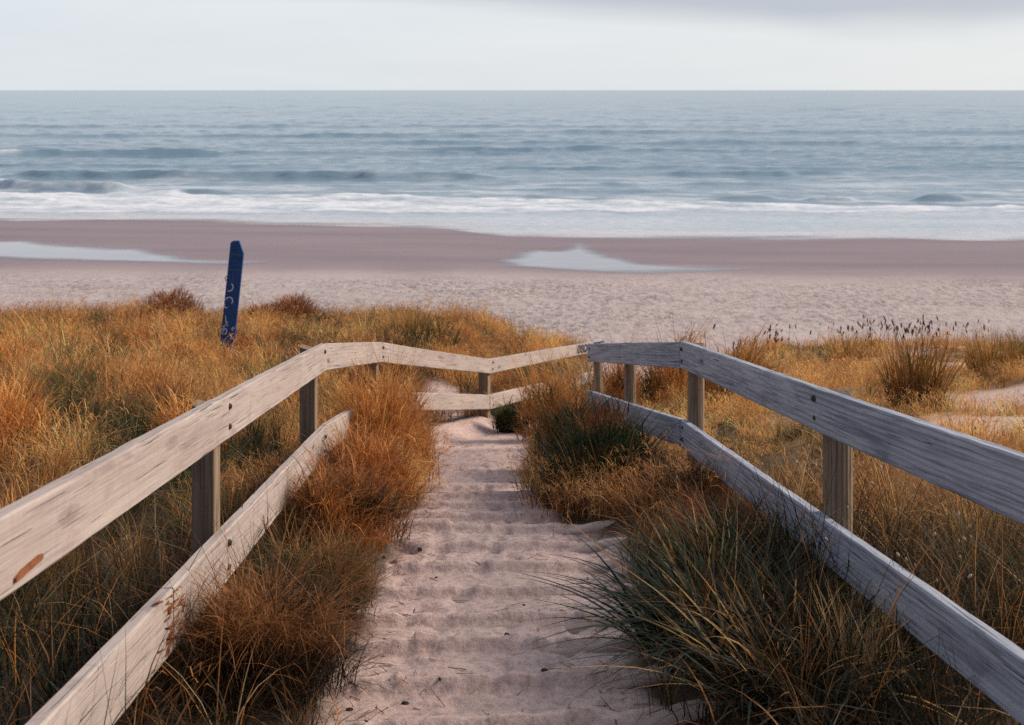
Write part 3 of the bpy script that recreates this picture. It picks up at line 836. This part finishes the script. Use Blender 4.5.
DARKB = np.array([.030, .018, .010])
def scatter(heap, side, y0, y1, spacing, nb, wid, hscale, segs, seed, fluff):
    """tufts: domes of leaning blades topped with loose dry panicles"""
    r = np.random.default_rng(seed)
    xm = .52 * y1 + 1.6
    n = int((xm + 3) * (y1 - y0) / spacing ** 2)
    X = r.uniform(-3, xm, n) * side; Y = r.uniform(y0, y1, n)
    ok = np.abs(X) < .52 * Y + 1.6
    X, Y = X[ok], Y[ok]
    c = ip(PATH_C, Y)
    sm = sand_mask(X, Y)
    keep = ((X < c) if side < 0 else (X > c)) & (r.random(len(X)) > sm * 1.05) & (sm < .75)
    X, Y, c, sm = X[keep], Y[keep], c[keep], sm[keep]
    n = len(X)
    f1 = fbm(X / 1.3, Y / 1.6, 301, 3); f2 = fbm(X / .8 + 9, Y / 1.0, 311, 3); f3 = fbm(X / 2.0 + 4, Y / 2.5, 321, 3)
    cc = mixc(ORANGE, GOLD, sstep(.44, .60, f1 + r.normal(0, .08, n)))
    ru = sstep(.54, .42, f1 + r.normal(0, .05, n)) * .7
    cc = cc * (1 - ru[:, None]) + RUST[None] * ru[:, None]
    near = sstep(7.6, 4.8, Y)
    if side > 0:
        gold = sstep(6.0, 8.5, Y) * .8
        cc = cc * (1 - gold[:, None]) + (GOLD * 1.08)[None] * gold[:, None]
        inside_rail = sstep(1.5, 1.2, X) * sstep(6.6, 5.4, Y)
        red = sstep(1.5, 1.2, X) * sstep(5.0, 6.4, Y) * sstep(10.5, 8.5, Y) * .85
        cc = cc * (1 - red[:, None]) + (mixc(RUST * .8, ORANGE * .55, r.random(n))) * red[:, None]
    else:
        inside_rail = np.zeros(n)
    gr = sstep(.51, .59, f2 + r.normal(0, .05, n)) * (1 if side < 0 else .75)
    gcol = mixc(OLIVE * .8, GREEN, r.random(n))
    cc = cc * (1 - gr[:, None]) + gcol * gr[:, None]
    # dark-green and brown tufts close by, tinted darker to stand in for deep shade
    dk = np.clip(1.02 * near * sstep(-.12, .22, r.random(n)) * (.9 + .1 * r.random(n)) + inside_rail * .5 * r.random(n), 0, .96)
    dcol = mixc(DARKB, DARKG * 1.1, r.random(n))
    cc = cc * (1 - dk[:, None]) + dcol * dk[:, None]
    cc *= (r.lognormal(-.02, .36, n) * (.66 + .72 * sstep(.36, .64, fbm(X / .55 + 30, Y / .8, 351, 2))))[:, None]
    ch = (.06 + .62 * f3 + .36 * r.random(n) ** 1.8) * hscale
    if side > 0: ch *= 1 - .52 * sstep(6.0, 8.5, Y)
    edge = np.minimum(np.abs(X - ip(LEFT_E, Y)), np.abs(X - ip(RIGHT_E, Y)))
    ch *= .6 + .4 * sstep(0, .5, edge)
    idx = np.repeat(np.arange(n), nb); N = len(idx)
    R = spacing * .95
    az = r.uniform(0, 2 * math.pi, N)
    rq = np.clip(np.abs(r.normal(0, .5, N)), 0, 1.3); rad = rq * R
    rx = X[idx] + np.cos(az) * rad * .8; ry = Y[idx] + np.sin(az) * rad * .8
    rz = ground_z(rx, ry) - .01
    az2 = az + r.normal(0, 1.3, N)
    h = ch[idx] * r.uniform(.55, 1.15, N) * (1 - .25 * np.clip(rq, 0, 1) ** 2)
    curly = r.random(N) < .4
    lean = np.where(curly, r.uniform(.5, 1.3, N), r.uniform(.08, .7, N))
    droop = np.where(curly, r.uniform(.3, .85, N), r.uniform(.03, .35, N))
    w = wid * r.uniform(.6, 1.4, N) * (1 + .022 * np.clip(Y[idx] - 12, 0, 30))
    col = cc[idx] * r.lognormal(0, .32, N)[:, None]
    pale = r.random(N) < .07 - .045 * near[idx]
    col[pale] = STRAW[None] * r.uniform(.55, 1.1, pale.sum())[:, None]
    org = r.random(N) < .10 * near[idx]
    col[org] = (ORANGE * .8)[None] * r.uniform(.5, 1.1, org.sum())[:, None]
    heap.add(*blades(np.stack([rx, ry, rz], -1), h, az2, lean, droop, w, col, segs))
    # loose panicles: sprays of short curling bits at the tips
    m = (r.random(N) < fluff) & (gr[idx] < .6) & (dk[idx] < .5)
    k = np.nonzero(m)[0]; nf = 7
    tip = np.stack([rx[k] + np.cos(az2[k]) * h[k] * lean[k] * .95, ry[k] + np.sin(az2[k]) * h[k] * lean[k] * .95, rz[k] + h[k] * (1 - droop[k]) * .97 + .01], -1)
    kk = np.repeat(np.arange(len(k)), nf); M = len(kk)
    fc = (cc[idx[k]] * .45 + mixc(ORANGE, GOLD, r.random(len(k))) * .6)[kk] * r.lognormal(0, .25, M)[:, None]
    ln = r.uniform(.035, .085, M) * (1 + .012 * Y[idx[k]][kk])
    off = r.normal(0, .022, (M, 3)) * (1 + .02 * Y[idx[k]][kk])[:, None]
    heap.add(*blades(tip[kk] + off, ln, r.uniform(0, 6.283, M), r.uniform(.3, 1.6, M), r.uniform(.1, 1.3, M), w[k][kk] * 1.05, fc, 2))

build_straw()
for side in (-1, 1):
    hp = Heap()
    scatter(hp, side, 1.9, 6.2, .16, 30, .0052, .95, 5, 21 + side, .05)
    scatter(hp, side, 6.2, 13, .23, 52, .0055, 1.0, 4, 31 + side, .15)
    scatter(hp, side, 13, 33 if side < 0 else 26, .36, 52, .0085, 1.0, 3, 41 + side, .15)
    tag(hp.build('dune_grass', GRASS), kind='stuff')

def tussock(name, cx, cy, rad, n, hr, leanr, droopr, wid, cols, label, cat, group=None, mat=None, segs=6, bias=None, seed=1, power=1.6, lightfrac=0, lightcol=None):
    r = np.random.default_rng(seed)
    gz = float(ground_z(np.array([cx]), np.array([cy]))[0])
    az = r.uniform(0, 2 * math.pi, n); rr = rad * np.sqrt(r.random(n)) * .75
    rx, ry = cx + np.cos(az) * rr, cy + np.sin(az) * rr
    rz = ground_z(rx, ry) - .02
    az2 = az + r.normal(0, .45, n)
    if bias is not None:
        bx = np.cos(az2) + bias[0]; by = np.sin(az2) + bias[1]; az2 = np.arctan2(by, bx)
    h = r.uniform(*hr, n); lean = r.uniform(*leanr, n) * (.35 + .65 * rr / (rad * .75)); droop = r.uniform(*droopr, n) * (.4 + .6 * rr / (rad * .75))
    cA, cB = cols; q = r.random(n)
    col = mixc(cA, cB, q) * r.lognormal(0, .2, n)[:, None]
    if lightfrac:
        m = r.random(n) < lightfrac; col[m] = lightcol[None] * r.uniform(.6, 1.15, m.sum())[:, None]
    hp = Heap(); hp.add(*blades(np.stack([rx, ry, rz], -1), h, az2, lean, droop, wid * r.uniform(.6, 1.3, n), col, segs, power=power))
    o = hp.build(name, mat or GRASS, (cx, cy, gz))
    tag(o, label, cat, group)
    return o, (rx, ry, rz, h, az2, lean, droop)

def thicket(name, cx, cy, rad, H, n, ln, wid, cols, label, cat, group=None, mat=None, seed=1, dark=.25, darkcol=None, strands=.04, upright=.5, segs=3):
    """a tangled dry bush: short crooked bits filling a lumpy dome, with gaps, plus some long strands"""
    r = np.random.default_rng(seed)
    gz = float(ground_z(np.array([cx]), np.array([cy]))[0])
    a = r.uniform(0, 2 * math.pi, n); e = np.arccos(r.uniform(0, 1, n))
    lob = .62 + .62 * vnoise(np.cos(a) * np.sin(e) * 3.2 + seed, np.sin(a) * np.sin(e) * 3.2 + np.cos(e) * 2.4, seed)
    q = r.uniform(.25, 1.0, n) ** .55 * lob
    rx = cx + np.cos(a) * np.sin(e) * rad * q; ry = cy + np.sin(a) * np.sin(e) * rad * q
    zz = np.cos(e) * H * q * .85
    rz = ground_z(rx, ry) + zz - .02
    tuft = vnoise(rx * 9 + seed, ry * 9 + zz * 7, seed + 3); tuft2 = vnoise(rx * 5 - seed, zz * 8 + ry * 3, seed + 5)
    az = a + r.normal(0, 1.1, n) + (tuft - .5) * 3
    h = r.uniform(*ln, n); lean = r.uniform(.2, 1.4, n) * (1.3 - upright); droop = r.uniform(0, .9, n) * (1.2 - upright)
    col = mixc(cols[0], cols[1], np.clip(tuft * 1.3 - .15 + r.normal(0, .15, n), 0, 1)) * r.lognormal(0, .28, n)[:, None]
    dcol = DARKB if darkcol is None else darkcol
    m = sstep(1 - dark - .12, 1 - dark + .12, tuft2 + r.normal(0, .08, n))
    col = col * (1 - m[:, None]) + dcol[None] * r.lognormal(0, .3, n)[:, None] * m[:, None]
    hp = Heap(); hp.add(*blades(np.stack([rx, ry, rz], -1), h, az, lean, droop, wid * r.uniform(.6, 1.4, n), col, segs, curl=.35))
    k = max(30, int(n * strands)); a = r.uniform(0, 2 * math.pi, k); rr = rad * .5 * np.sqrt(r.random(k))
    px, py = cx + np.cos(a) * rr, cy + np.sin(a) * rr
    hp.add(*blades(np.stack([px, py, ground_z(px, py) - .02], -1), r.uniform(.8, 1.5, k) * H, a + r.normal(0, .6, k), r.uniform(.2, 1.1, k) * min(1.2, rad / H), r.uniform(0, .6, k), wid * r.uniform(.8, 1.3, k), mixc(cols[0], cols[1], r.random(k)) * r.lognormal(.05, .3, k)[:, None], 6, curl=.2))
    o = hp.build(name, mat or GRASS, (cx, cy, gz))
    tag(o, label, cat, group)
    return o

SD = (DARKG * .75, GREEN * .7); TAN = np.array([.44, .26, .09])
G1 = 'green sedges beside the path'; G2 = 'shaggy grass mounds along the left of the steps'; G3 = 'low grass hummocks at the bottom of the path'
# dark sedges at the right of the steps
tussock('sedge_tussock', .88, 4.56, .46, 560, (.28, .58), (.5, 1.6), (.15, .9), .0185, SD, 'large dark green sedge tussock sprawling over the right edge of the nearest steps', 'sedge', G1, SEDGE, 9, (-.10, -.1), 101, lightfrac=.08, lightcol=TAN)
tussock('sedge_tussock', 1.00, 4.0, .38, 360, (.26, .50), (.5, 1.5), (.15, .8), .0150, (DARKG * .8, DARKB), 'low dark sedge tussock at the bottom edge under the right lower rail', 'sedge', G1, SEDGE, 8, None, 102, lightfrac=.2, lightcol=TAN)
tussock('sedge_tussock', 1.06, 5.35, .34, 360, (.30, .50), (.2, 1.0), (.05, .5), .0150, (DARKG, OLIVE * .4), 'dark sedge tussock against the right lower rail above the large one', 'sedge', G1, SEDGE, 7, None, 120, lightfrac=.15, lightcol=TAN)
tussock('sedge_tussock', .60, 7.72, .40, 520, (.30, .62), (.2, .9), (.05, .5), .0120, SD, 'upright dark green sedge clump right of the path below the far rail end', 'sedge', G1, SEDGE, 6, None, 103, lightfrac=.14, lightcol=np.array([.36, .20, .07]))
thicket('scrub', 1.10, 5.95, .30, .32, 1900, (.06, .2), .0062, (RUST * .55, RUST * 1.1), 'matted red brown scrub inside the right lower rail behind the dark sedges', 'scrub', 'dark scrub between the path and the right rail', None, 140, .45, None, .05, .2)
thicket('scrub', 1.10, 6.75, .32, .38, 1900, (.07, .22), .0066, (RUST * .6, ORANGE * .6), 'low rusty scrub against the right lower rail below its corner', 'scrub', 'dark scrub between the path and the right rail', None, 141, .45, None, .05, .3)
thicket('scrub', .68, 8.25, .44, .62, 3600, (.08, .26), .0085, (DARKG, GREEN * 1.1), 'dark green scrub bush leaning on the far end of the right lower rail', 'scrub', 'dark scrub between the path and the right rail', None, 142, .35, RUST * .8, .05, .6)
thicket('scrub', .56, 9.6, .40, .66, 2600, (.08, .26), .0090, (OLIVE * .6, ORANGE * .6), 'tan and olive scrub just behind the dark green bush', 'scrub', 'dark scrub between the path and the right rail', None, 143, .35, DARKG, .06, .6)
# shaggy mounds along the left side of the steps
LB1 = np.array([.34, .15, .05])
thicket('grass_mound', -.93, 4.10, .31, .44, 4200, (.07, .24), .0046, (RUST * .45, LB1), 'shaggy dark brown grass mound in the bottom left corner inside the lower rail', 'grass mound', G2, None, 105, .45, DARKB * .7, .10, .15, 4)
thicket('grass_mound', -.90, 5.10, .25, .30, 3200, (.07, .22), .0048, (OLIVE * .5, LB1 * 1.1), 'olive and tan grass mound left of the steps by the square post', 'grass mound', G2, None, 106, .45, DARKG, .10, .25, 4)
thicket('grass_mound', -.98, 6.25, .34, .46, 3800, (.08, .24), .0054, (RUST * .7, ORANGE * .9), 'orange brown grass mound spilling onto the left edge of the middle steps', 'grass mound', G2, None, 107, .35, DARKB, .08, .25, 4)
thicket('grass_mound', -.97, 7.45, .36, .50, 3600, (.09, .26), .0062, (RUST, ORANGE), 'rusty orange grass mound below the left fence corner', 'grass mound', G2, None, 137, .30, DARKB, .08, .35)
thicket('grass_mound', -1.10, 8.9, .46, .98, 5200, (.09, .28), .0070, (ORANGE * .85, GOLD), 'bright orange grass mound at the left fence corner', 'grass mound', G2, None, 108, .26, RUST * .5, .03, .45)
thicket('grass_mound', -1.16, 10.4, .38, .92, 3600, (.09, .28), .0078, (RUST * 1.2, GOLD * .9), 'orange grass mound hiding the far left lower rail', 'grass mound', G2, None, 109, .30, OLIVE * .5, .08, .45)
# hummocks round the bend at the foot of the path
for x, y, rad, H, cols, lab, sd in ((.42, 12.6, .40, 1.02, (ORANGE * .7, GOLD * .9), 'tan grass hummock in front of the far left rails, right of the corner post', 131),
                                    (.80, 13.8, .42, 1.0, (GOLD * .7, STRAW * .85), 'pale grass hummock between the two fences below the painted rail end', 132),
                                    (-.02, 13.9, .20, .34, (GREEN, OLIVE * .7), 'dark green tuft at the foot of the far corner post', 133),
                                    (-1.60, 15.4, .44, .72, (OLIVE * .5, ORANGE * .55), 'dark brown grass hummock behind the far rails left of the corner post', 135)):
    thicket('grass_hummock', x, y, rad, H, 2300, (.08, .26), .0095, cols, lab, 'grass hummock', G3, None, sd, .35, OLIVE * .4, .06, .5)
for x, y, rad, H, cols, lab, sd in ((1.40, 14.4, .42, 1.02, (RUST, ORANGE), 'orange grass hummock seen between the two farthest posts of the right fence', 151),
                                    (1.92, 13.2, .46, .96, (ORANGE * .8, GOLD), 'golden orange grass hummock behind the right rails left of the corner post', 152),
                                    (2.35, 11.8, .46, .70, (ORANGE * .7, GOLD * .9), 'orange grass hummock just beyond the corner post of the right fence', 153)):
    thicket('grass_hummock', x, y, rad, H, 2300, (.09, .28), .0095, cols, lab, 'grass hummock', 'grass hummocks behind the right fence', None, sd, .30, OLIVE * .4, .06, .5)
tussock('grass_hummock', -4.02, 15.0, .40, 900, (.26, .50), (.2, .9), (.05, .5), .0090, (ORANGE, GOLD), 'golden grass tuft at the foot of the blue marker board', 'grass hummock', None, None, 5, None, 136, 1.5, .15, OLIVE)
# pale dry stalks under the right lower rail
tussock('dry_stalk_clump', 1.26, 3.98, .13, 170, (.28, .48), (.05, .45), (.0, .15), .0042, (STRAW, GOLD * .8), 'pale straw stalks standing under the right lower rail', 'dry grass', None, None, 5, None, 110)
# fluffy golden tufts that break up the left dune: three shapes, copied with their own turn and size
def build_tufts():
    r = np.random.default_rng(640)
    GT = 'fluffy golden grass tufts across the left dune'; LT_ = 'fluffy golden orange grass tuft in the dry grass of the left dune'
    protos = []; k = 0; tries = 0
    while k < 34 and tries < 2000:
        tries += 1
        d = 5.6 + 17 * r.random() ** 1.15; x = -(.03 + .45 * r.random()) * d
        if x > float(ip(LEFT_E, d)) - .9 or (x > -1.75 and d < 12): continue
        if float(sand_mask(np.array([x]), np.array([d]))[0]) > .3: continue
        z = float(ground_z(np.array([x]), np.array([d]))[0])
        if k < 3:
            cols = ((ORANGE * .85, GOLD * 1.05), (ORANGE, GOLD * 1.1), (RUST * 1.3, ORANGE))[k]
            po = thicket('grass_tuft', x, d, .34, .52, 1500, (.06, .2), .0085, cols, LT_, 'grass tuft', GT, None, 650 + k, .22, OLIVE * .4, .06, .5)
            protos.append(po)
        else:
            o = protos[k % 3].copy(); COL.objects.link(o)
            o.location = (x, d, z); o.rotation_euler = (0, 0, r.uniform(0, 6.28)); q = r.uniform(.75, 1.25); o.scale = (q, q, q * r.uniform(.85, 1.15))
        k += 1
build_tufts()
# rusty shrubs on the crest of the left dune
def shrub(cx, cy, rx_, rz_, n, label, seed):
    r = np.random.default_rng(seed)
    gz = float(ground_z(np.array([cx]), np.array([cy]))[0])
    root = empty('rusty_shrub', (cx, cy, gz)); tag(root, label, 'shrub', 'rusty shrubs on the left dune crest')
    hp = Heap(); hs = Heap()
    a = r.uniform(0, 6.283, n); e = np.arccos(r.uniform(-.1, 1, n)); q = r.uniform(.55, 1.0, n) * (.85 + .3 * vnoise(a * 2, e * 3, seed))
    P = np.stack([np.cos(a) * np.sin(e) * rx_ * q, np.sin(a) * np.sin(e) * rx_ * q, .12 + np.cos(e) * rz_ * q], -1)
    col = mixc(np.array([.22, .075, .03]), np.array([.40, .17, .06]), r.random(n)) * r.lognormal(0, .2, n)[:, None]
    hp.add(*blades(P, r.uniform(.10, .22, n), a + r.normal(0, .6, n), r.uniform(.3, 1.2, n), r.uniform(.1, .5, n), np.full(n, .017), col, 2))
    hp.build('foliage', GRASS, parent=root)
    m = 60; a = r.uniform(0, 6.283, m)
    hs.add(*blades(np.zeros((m, 3)), r.uniform(.5, .9, m) * rz_ + .1, a, r.uniform(.3, 1, m), r.uniform(0, .2, m), np.full(m, .012), np.tile(np.array([[.10, .06, .04]]), (m, 1)), 4))
    hs.build('stem', GRASS, parent=root)
d = 25.5; shrub((171 - 512) / F * d, d, .72, .62, 2600, 'rounded rusty shrub on the dune crest left of the blue board', 201)
d = 25.0; shrub((293 - 512) / F * d, d, .66, .55, 2200, 'rounded rusty shrub on the dune crest right of the blue board', 202)
d = 24.0; shrub((262 - 512) / F * d, d, .45, .32, 900, 'smallest rusty shrub low on the crest beside the blue board', 203)

# tall tussocks on the right dune
for px, d, n, hr, cols, lab, sd in ((915, 11.0, 430, (.32, .90), (OLIVE * .55, ORANGE * .55), 'tall spiky olive tussock on the right dune above the right rail', 301),
                                    (992, 13.6, 480, (.32, .68), (OLIVE, GOLD), 'tall golden tussock on the right dune crest near the picture edge', 302),
                                    (1030, 15.0, 460, (.32, .66), (GREEN, OLIVE), 'dark green tussock cut by the right picture edge on the crest', 303),
                                    (850, 15.5, 260, (.3, .6), (OLIVE, GOLD), 'low sparse tussock on the right dune behind the rail post', 304)):
    x = (px - 512) / F * d
    tussock('tall_tussock', x, d, .36, n, hr, (.1, .6), (.0, .15), .012, cols, lab, 'tussock', 'tall tussocks on the right dune', None, 5, None, sd, 1.5, .15, RUST)
for px, d, lab, sd in ((25, 19.5, 'greenish tall tussock at the left picture edge of the dune', 311), (405, 19.0, 'olive tussock behind the upper left rail', 312), (440, 19.5, 'darkest olive tussock behind the far upper rail', 313)):
    x = (px - 512) / F * d
    tussock('tall_tussock', x, d, .40, 420, (.45, .85), (.1, .7), (.0, .25), .012, (OLIVE, GREEN if sd == 313 else GOLD), lab, 'tussock', 'tall tussocks on the left dune', None, 4, None, sd, 1.5, .1, RUST)

# reddish seed stalks along the right crest
def seed_stalks(cx, cy, n, hr, rad, label, seed, group):
    r = np.random.default_rng(seed)
    gz = float(ground_z(np.array([cx]), np.array([cy]))[0])
    root = empty('seed_stalks', (cx, cy, gz)); tag(root, label, 'seed stalks', group)
    P = np.stack([r.normal(0, rad, n), r.normal(0, rad * .6, n), np.zeros(n)], -1)
    P[:, 2] = ground_z(P[:, 0] + cx, P[:, 1] + cy) - gz
    h = r.uniform(*hr, n); az = r.uniform(0, 6.283, n); ln = r.uniform(.02, .28, n)
    T = P + np.stack([np.cos(az) * h * ln, np.sin(az) * h * ln, h], -1)
    hl = r.uniform(.1, .7, n); hs = r.uniform(.032, .062, n); ha = r.uniform(3.6, 5, n); hc = r.lognormal(0, .2, n)
    for k in range(n):
        e = slice(k, k + 1)
        q = Heap(); q.add(*blades(P[e], h[e], az[e], ln[e], np.zeros(1), np.full(1, .012), (RUST * .8)[None], 4)); st = q.build('stalk', GRASS, parent=root)
        q = Heap(); heads(q, T[e] + np.array([[0, 0, -.01]]), az[e], hl[e], hs[e], ha[e], np.array([[.13, .045, .035]]) * hc[k], 6); q.build('seed_head', GRASS, parent=st)
GRP = 'reddish seed stalks along the right dune crest'
for k, (px, d, n, rad) in enumerate([(725, 17, 5, .35), (755, 18, 7, .4), (780, 18.5, 8, .35), (835, 19, 7, .35), (862, 18.5, 9, .35), (890, 17.5, 14, .35), (912, 18, 14, .35), (935, 18, 9, .35), (960, 19, 6, .4)]):
    seed_stalks((px - 512) / F * d, d, int(n * 1.7), (.28, .52), rad, 'sparse dark red seed stalks rising above the dry grass of the right dune crest', 500 + k, GRP)
seed_stalks((694 - 512) / F * 10.5, 10.5, 1, (.92, .94), .01, 'single tall seed stalk rising above the right fence corner', 521, GRP)

# bunny-tail heads in the dark grass beyond the right lower rail
def bunny_tails():
    r = np.random.default_rng(77); n = 150
    Y = r.uniform(3.9, 7.2, n); X = r.uniform(1.35, 2.9, n) * (.6 + .08 * Y)
    Z = ground_z(X, Y)
    h = r.uniform(.25, .55, n); az = r.uniform(0, 6.283, n); ln = r.uniform(.05, .5, n)
    hp = Heap(); P = np.stack([X, Y, Z], -1)
    hp.add(*blades(P, h, az, ln, np.zeros(n), np.full(n, .003), np.tile((STRAW * .8)[None], (n, 1)), 4))
    T = P + np.stack([np.cos(az) * h * ln, np.sin(az) * h * ln, h], -1)
    heads(hp, T, az, r.uniform(.2, 1.2, n), r.uniform(.008, .014, n), r.uniform(1.9, 2.8, n), np.tile(np.array([[.62, .50, .36]]), (n, 1)), 6)
    o = hp.build('bunny_tail_grass', GRASS); tag(o, kind='stuff')
bunny_tails()

# ------------------------------------------------------------------ sky, sun, camera
ELEV, AZ = math.radians(33), math.radians(76)     # sun height; azimuth from straight ahead towards the right
def build_world():
    w = bpy.data.worlds.new('World'); scene.world = w; w.use_nodes = True
    t = NT.__new__(NT); t.t = w.node_tree; t.t.nodes.clear()
    out = t.n('ShaderNodeOutputWorld'); bg = t.n('ShaderNodeBackground'); bg.inputs['Strength'].default_value = .1
    sky = t.n('ShaderNodeTexSky', sky_type='NISHITA', sun_disc=False); sky.sun_elevation = ELEV; sky.sun_rotation = AZ
    sky.air_density = 1.0; sky.dust_density = 1.5
    g = t.n('ShaderNodeTexCoord').outputs['Generated']
    sp = t.n('ShaderNodeSeparateXYZ'); t.l(g, sp.inputs[0]); x, y, z = sp.outputs
    n = t.noise(t.mapping(g, (2.2, 2.2, 16)), 1, 5, .55)
    n2 = t.noise(t.mapping(g, (1.6, 1.6, 3)), 1, 5, .6)
    # overcast sheet: bright band at the horizon, greyer cloud base above
    thr = t.math('SUBTRACT', .076, t.math('MULTIPLY', t.math('MINIMUM', t.math('MAXIMUM', x, -.15), .27), .085))
    e = t.math('ADD', t.math('SUBTRACT', z, thr), t.math('MULTIPLY', t.math('SUBTRACT', n, .5), .045))
    dk = t.n('ShaderNodeMapRange', interpolation_type='SMOOTHSTEP'); t.l(e, dk.inputs[0])
    dk.inputs[1].default_value = -.012; dk.inputs[2].default_value = .022
    lowc = t.mix(t.ramp(x, [(.40, 0.0), (.62, 1.0)]) if False else t.math('ADD', t.math('MULTIPLY', x, .9), .5, True), (7.25, 7.75, 8.2), (7.9, 8.05, 8.1))
    n3 = t.noise(t.mapping(g, (3.5, 3.5, 30)), 1, 5, .6)
    lowc = t.mix(1.0, lowc, t.ramp(n3, [(.3, (.93, .94, .955)), (.7, (1.0, 1.0, 1.0))]), 'MULTIPLY')
    darkc = (4.9, 5.25, 5.9)
    upper = t.ramp(n2, [(.35, (3.7, 4.2, 5.3)), (.65, (5.7, 6.1, 6.9))])
    cl = t.mix(dk.outputs[0], lowc, darkc)
    up = t.n('ShaderNodeMapRange', interpolation_type='SMOOTHSTEP'); t.l(z, up.inputs[0]); up.inputs[1].default_value = .09; up.inputs[2].default_value = .3
    cl = t.mix(up.outputs[0], cl, upper)
    back = t.n('ShaderNodeMapRange', interpolation_type='SMOOTHSTEP'); t.l(y, back.inputs[0]); back.inputs[1].default_value = -.6; back.inputs[2].default_value = .5  # sky behind the camera dimmed so that camera-facing fronts fall darker
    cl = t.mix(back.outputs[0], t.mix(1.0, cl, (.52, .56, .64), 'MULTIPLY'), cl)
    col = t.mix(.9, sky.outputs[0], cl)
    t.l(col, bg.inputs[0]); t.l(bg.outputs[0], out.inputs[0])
build_world()

sun = bpy.data.lights.new('sun', 'SUN'); sun.energy = 3.6; sun.angle = math.radians(16); sun.color = (1, .86, .72)
so = bpy.data.objects.new('sun', sun); link(so)
dirv = Vector((math.sin(AZ) * math.cos(ELEV), math.cos(AZ) * math.cos(ELEV), math.sin(ELEV)))
so.rotation_euler = dirv.to_track_quat('Z', 'Y').to_euler()

cam = bpy.data.cameras.new('camera'); cam.sensor_width = 36; cam.lens = F / 1024 * 36
cam.shift_y = -(362.5 - 90) / 1024
cam.clip_start = .05; cam.clip_end = 60000
cam.dof.use_dof = True; cam.dof.focus_distance = 5.5; cam.dof.aperture_fstop = 5.0
co = bpy.data.objects.new('camera', cam); link(co)
co.location = (0, 0, EYE); co.rotation_euler = (math.radians(90), 0, 0)
scene.camera = co
vs = scene.view_settings
vs.view_transform = 'Standard'; vs.look = 'None'; vs.gamma = 1; vs.exposure = .14; vs.use_curve_mapping = False
scene.cycles.max_bounces = 6; scene.cycles.diffuse_bounces = 3; scene.cycles.use_denoising = False
